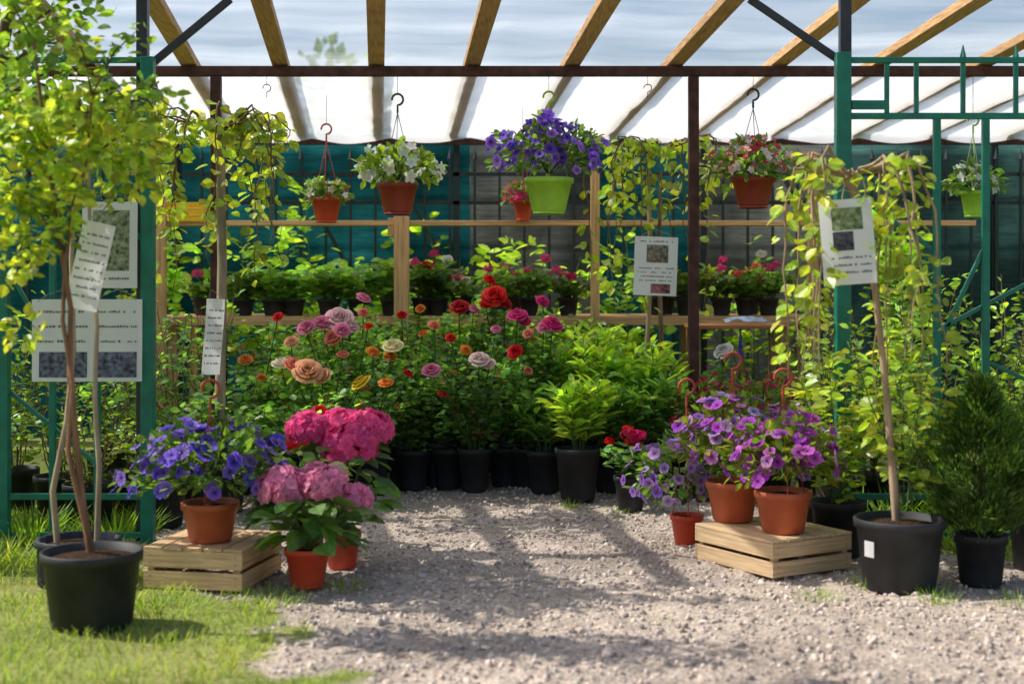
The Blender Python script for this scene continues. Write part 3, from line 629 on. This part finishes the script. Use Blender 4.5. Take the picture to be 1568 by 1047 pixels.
sign('plant_info_sign',(-1.72,5.8,1.36),.13,.36,.45,math.radians(12),0,'lines',.02,4)
sign('plant_info_sign',(-1.66,7.9,.99),.13,.42,.9,math.radians(3),0,'lines',.02,5)
sign('plant_info_sign',(.88,8.72,1.39),.265,.36,.0,math.radians(2),0,'pic',.012,6)
sign('plant_info_sign',(1.38,5.85,1.46),.215,.35,-.1,math.radians(-4),0,'tree',.02,7)
# ------------------------------------------------------------- trees
def nurserypot(mb,d,h,label=False,c=BLACK):
    pot(mb,d,h,c,'dusty',taper=.8)
    if label:
        a=np.linspace(-2.75,-2.45,6); R=d/2*.93+.004; V=[(R*math.cos(q),R*math.sin(q),z) for z in(h*.5,h*.72) for q in a]
        mb.add(V,[[i,i+1,i+7,i+6] for i in range(5)],'paper',(.8,.8,.8),True)
yel=lambda k:mixcol(G_YEL,G_BRT,k)
brt=lambda k:mixcol(G_BRT*1.05,G_YEL*.85,k)
mid=lambda k:mixcol(G_MID,G_BRT,k)
mb=MB(); nurserypot(mb,.375,.30,True)
tp=np.array([(-.01,0,.26),(-.03,0,.5),(-.05,.01,.8),(-.085,0,1.1),(-.12,0,1.4),(-.17,0,1.6),(-.21,0,1.73)]); tube(mb,tp,[.019,.017,.015,.014,.014,.015,.024],'bark',(.42,.3,.2),10)
weeping(mb,(-.21,0,1.74),5,.36,.10,.8,1.0,62,.06,.75,brt,(.42,.3,.2),az=[3.1,3.35,2.8,3.0,3.9],tl=.32,wig=.01,br=.010)
weeping(mb,(-.21,0,1.74),7,.42,.10,.6,1.35,66,.06,.75,brt,(.42,.3,.2),az=[.1,-.3,.4,5.4,0,.2,-.1],tl=.3,wig=.014,br=.010)
weeping(mb,(-.21,0,1.74),4,.3,.06,.2,.5,36,.06,.75,brt,(.42,.3,.2),az=[4.5,1.5,2.2,5.2],tl=.25)
mb.add(IV*.034+np.array([-.21,0,1.74]),IF,'bark',(.4,.28,.18))
bush(mb,(.02,0,.35),8,.8,.22,200,.06,.75,G_BRT,t0=.15,droop=.5,off=.05,cols=brt)
mb.build('weeping_mulberry_tree',(1.64,6.02,0))
mb=MB(); nurserypot(mb,.26,.26); bush(mb,(0,0,.24),10,1.0,.28,420,.06,.75,G_BRT,t0=.1,droop=.2,off=.07,cols=brt,hv=(.5,1.05)); mb.build('potted_shrub',(1.55,6.75,0))
def thuja(loc,d,R0,H,n,c):
    mb=MB(); nurserypot(mb,d,.22); tube(mb,[(0,0,.2),(0,0,H*.8)],[.012,.004],'bark',(.12,.08,.05))
    nb=240; zb=U(0,1,nb)**1.1; ab=U(0,6.28,nb); rb=R0*np.clip(np.sin((zb*.9+.13)**.75*math.pi),.1,1)*U(.7,1.1,nb)
    for k in range(nb):
        b=np.array([0,0,.18+zb[k]*(H-.28)]); e=b+np.array([math.cos(ab[k])*rb[k],math.sin(ab[k])*rb[k],rb[k]*.45+.02]); m=n//nb; t=U(.3,1,m)**.7; q=b+(e-b)*t[:,None]+rng.normal(size=(m,3))*.02
        leaves(mb,q,nrm(e-b)+rng.normal(size=(m,3))*.35+np.array([0,0,.5]),.036,.24,np.array(c)*U(.6,1.5),jit=.8,T=SLEAF)
    mb.build('potted_thuja',loc)
thuja((2.01,6.1,0),.22,.25,.93,15000,(.10,.19,.035))
thuja((2.36,6.4,0),.24,.22,.85,8000,(.09,.17,.035))
mb=MB(); nurserypot(mb,.37,.29)
s1=np.array([(0,0,.25),(-.04,.02,.45),(-.06,0,.7),(-.09,.02,.95),(-.08,0,1.2),(-.13,0,1.5),(-.17,0,1.8),(-.22,0,2.2)]); tube(mb,s1,np.linspace(.015,.006,8),'bark',(.28,.15,.09),8)
s2=np.array([(.01,0,.25),(-.03,.0,.4),(-.09,.0,.66),(-.07,0,.9),(-.11,0,1.15),(-.1,0,1.4),(-.02,0,1.75),(.0,0,2.0)]); tube(mb,s2,np.linspace(.012,.005,8),'bark',(.28,.15,.09),8)
for k in range(14):
    i=rng.integers(5,8); b=(s1 if k%2 else s2)[i]; a=U(0,6.28); e=b+np.array([math.cos(a)*U(.15,.3),math.sin(a)*.2,U(0,.3)]); m_=(b+e)/2+np.array([0,0,.04]); tube(mb,[b,m_,e],[.005,.004,.002],'bark',(.15,.09,.05),4)
    q,dr=along(np.array([b,m_,e]),U(.1,1,40)); aa=U(0,6.28,40); leaves(mb,q+rng.normal(size=q.shape)*.035,np.stack([np.cos(aa),np.sin(aa),U(-.6,.4,40)],1),.05,.7,(yel if k%3 else mid)(40),jit=.7)
crown(mb,[(-.28,.0,1.66,.18),(-.12,0,1.8,.15),(.1,.0,1.82,.17),(.16,.05,1.7,.11),(-.3,0,1.38,.12),(-.26,0,1.12,.08),(-.05,0,1.95,.12)],760,.05,.7,yel)
crown(mb,[(-.3,.1,2.05,.2),(-.2,.1,2.35,.22),(-.42,.1,1.9,.15),(-.2,0,1.5,.1),(-.2,0,2.6,.25)],480,.055,.7,mid)
mb.build('potted_young_tree',(-1.58,5.35,0))
mb=MB(); pot(mb,.34,.2,(.03,.035,.05),'dusty',taper=.95,ribs=.04)
tube(mb,[(-.09,0,.18),(-.11,0,.4),(-.05,0,.7),(-.02,0,1.0),(-.03,0,1.4),(0,0,1.9)],np.linspace(.014,.009,6),'bark',(.42,.32,.22),8)
tube(mb,[(.08,0,.18),(.09,0,.5),(.07,0,.8),(.08,0,1.1),(.05,0,1.5),(.04,0,2.0)],np.linspace(.013,.007,6),'bark',(.44,.34,.24),8)
weeping(mb,(0,0,1.95),18,.38,.08,.1,.4,60,.05,.72,yel)
weeping(mb,(.04,0,2.02),10,.35,.1,.1,.3,50,.05,.72,yel)
mb.build('weeping_tree',(-1.86,6.1,0))
mb=MB(); tube(mb,[(0,0,0),(.05,0,1),(.1,0,2),(.25,.05,2.8),(.3,0,3.2)],[.05,.042,.034,.025,.012],'bark',(.14,.1,.07),8)
for k in range(13):
    b=np.array([.12+U(0,.15),0,U(1.9,3.0)]); a=U(-.9,.9) if k%2 else U(0,6.28); e=b+np.array([math.cos(a)*U(.4,.7),math.sin(a)*.4,U(-.05,.3)]); m_=(b+e)/2+np.array([0,0,.06])
    tube(mb,[b,m_,e],[.009,.006,.003],'bark',(.16,.11,.07),5); q,dr=along(np.array([b,m_,e]),U(.15,1,60)); aa=U(0,6.28,60); leaves(mb,q+rng.normal(size=q.shape)*.05,np.stack([np.cos(aa),np.sin(aa),U(-.5,.5,60)],1),.06,.6,mid(60)*.75,jit=.7)
mb.build('apple_tree',(-2.45,6.35,0))
mb=MB(); nurserypot(mb,.3,.28)
tube(mb,[(0,0,.25),(.0,0,.8),(.01,0,1.4),(0,0,1.95),(-.02,0,2.12)],[.03,.03,.028,.026,.03],'bark',(.36,.3,.22),8)
weeping(mb,(-.02,0,2.14),22,.44,.10,.15,1.0,66,.066,.78,brt)
mb.build('weeping_mulberry_tree',(-1.64,8.0,0))
mb=MB(); nurserypot(mb,.3,.28)
tube(mb,[(-.04,0,.25),(-.05,0,.8),(-.02,0,1.4),(-.04,0,2.0),(-.02,0,2.17)],[.018,.016,.015,.015,.02],'bark',(.44,.32,.2),8)
tube(mb,[(.04,0,.25),(.05,0,.8),(.03,0,1.4),(.04,0,2.0)],[.018,.016,.015,.01],'bark',(.3,.2,.13),8)
weeping(mb,(0,0,2.12),19,.46,.10,.2,1.15,60,.068,.78,brt)
mb.build('weeping_mulberry_tree',(.92,9.2,0))
mb=MB(); tube(mb,[(0,0,0),(.1,0,1.5),(0,.1,3),(.1,0,4.6),(.2,0,6)],[.13,.11,.09,.06,.03],'bark',(.13,.1,.08),10)
cl=[]
for k in range(30):
    d=nrm(rng.normal(size=3)); c=np.array([0.1,0,5.6])+d*np.array([2.0,.75,1.0])*U(.4,1); cl.append((*c,U(.22,.42))); tube(mb,[(.05,0,U(3.4,5.4)),c*.6+np.array([.03,0,2.1]),c],[.03,.018,.006],'bark',(.13,.1,.08),5)
crown(mb,cl,4200,.11,.65,mid); mb.build('tall_tree',(-4.2,4.75,0))
# ------------------------------------------------------------- side shrubs
SH=[(1.95,7.75,1.15,500,G_BRT*.8,.055),(2.3,7.9,1.25,520,G_MID*1.2,.05),(2.7,7.8,1.2,520,G_BRT*.8,.055),(3.1,8.1,1.2,460,G_MID,.05),(1.85,8.5,1.1,420,G_MID,.05),(2.5,8.7,1.25,420,G_MID,.05),(2.1,7.4,.7,330,G_MID,.05),(2.55,7.35,.8,330,G_BRT*.8,.05),(3.5,7.6,1.3,420,G_BRT*.8,.06),(2.9,7.3,.6,300,G_DARK*1.6,.05),(1.75,7.6,.7,300,G_MID,.05),
 (-2.1,7.9,.95,380,G_MID,.045),(-2.45,7.7,.8,380,G_MID*1.1,.045),(-2.8,8.0,1.1,400,G_BRT*.7,.05),(-2.0,8.6,1.0,360,G_DARK*1.7,.05),(-2.5,8.8,1.2,360,G_MID,.05),(-3.2,7.7,1.2,360,G_MID,.05),(-2.2,7.4,.45,260,G_BRT*.7,.04),(-2.0,9.4,1.1,320,G_MID,.05),(-2.6,9.6,1.3,320,G_MID,.05),(-2.75,7.35,.5,260,G_MID,.045),(2.0,9.3,.9,300,G_MID,.05),(1.5,9.25,.6,300,G_DARK*1.6,.05),(-1.85,7.5,.35,220,G_BRT*.8,.04)]
for x,y,h,n,c,s in SH:
    mb=MB(); nurserypot(mb,.27,.25); bush(mb,(0,0,.22),12,h*.95,.3,n,s,.6,c,t0=.08,droop=0,off=.07,sr=.005,stemc=(.2,.14,.09),hv=(.6,1.1)); mb.build('potted_shrub',(x,y,0))
# ------------------------------------------------------------- light, world, camera
S=Vector((-.95,.16,0)).normalized(); el=math.radians(48); S=Vector((S.x*math.cos(el),S.y*math.cos(el),math.sin(el)))
sun=bpy.data.objects.new('sun',bpy.data.lights.new('sun','SUN')); sc.collection.objects.link(sun); sun.data.energy=5; sun.data.angle=math.radians(.5); sun.data.color=(1,.95,.84)
sun.rotation_euler=S.to_track_quat('Z','Y').to_euler(); sun.location=(-8,12,12)
w=bpy.data.worlds.new('World'); sc.world=w; w.use_nodes=True; nt=w.node_tree; bg=nt.nodes['Background']
sk=nt.nodes.new('ShaderNodeTexSky'); sk.sky_type='NISHITA'; sk.sun_disc=False; sk.sun_elevation=el; sk.sun_rotation=math.atan2(S.x,S.y)%(2*math.pi); sk.dust_density=3; sk.air_density=1
nt.links.new(sk.outputs[0],bg.inputs[0]); bg.inputs[1].default_value=.15
cam=bpy.data.objects.new('camera',bpy.data.cameras.new('camera')); sc.collection.objects.link(cam); cam.location=(0,0,1.3); cam.rotation_euler=(math.pi/2,0,0)
cam.data.lens=50; cam.data.sensor_width=36; cam.data.shift_y=-.0596; cam.data.clip_end=1500; cam.data.clip_start=.1
cam.data.dof.use_dof=True; cam.data.dof.focus_distance=7.8; cam.data.dof.aperture_fstop=1.8
sc.camera=cam
sc.view_settings.view_transform='Standard'; sc.view_settings.look='None'; sc.view_settings.exposure=0
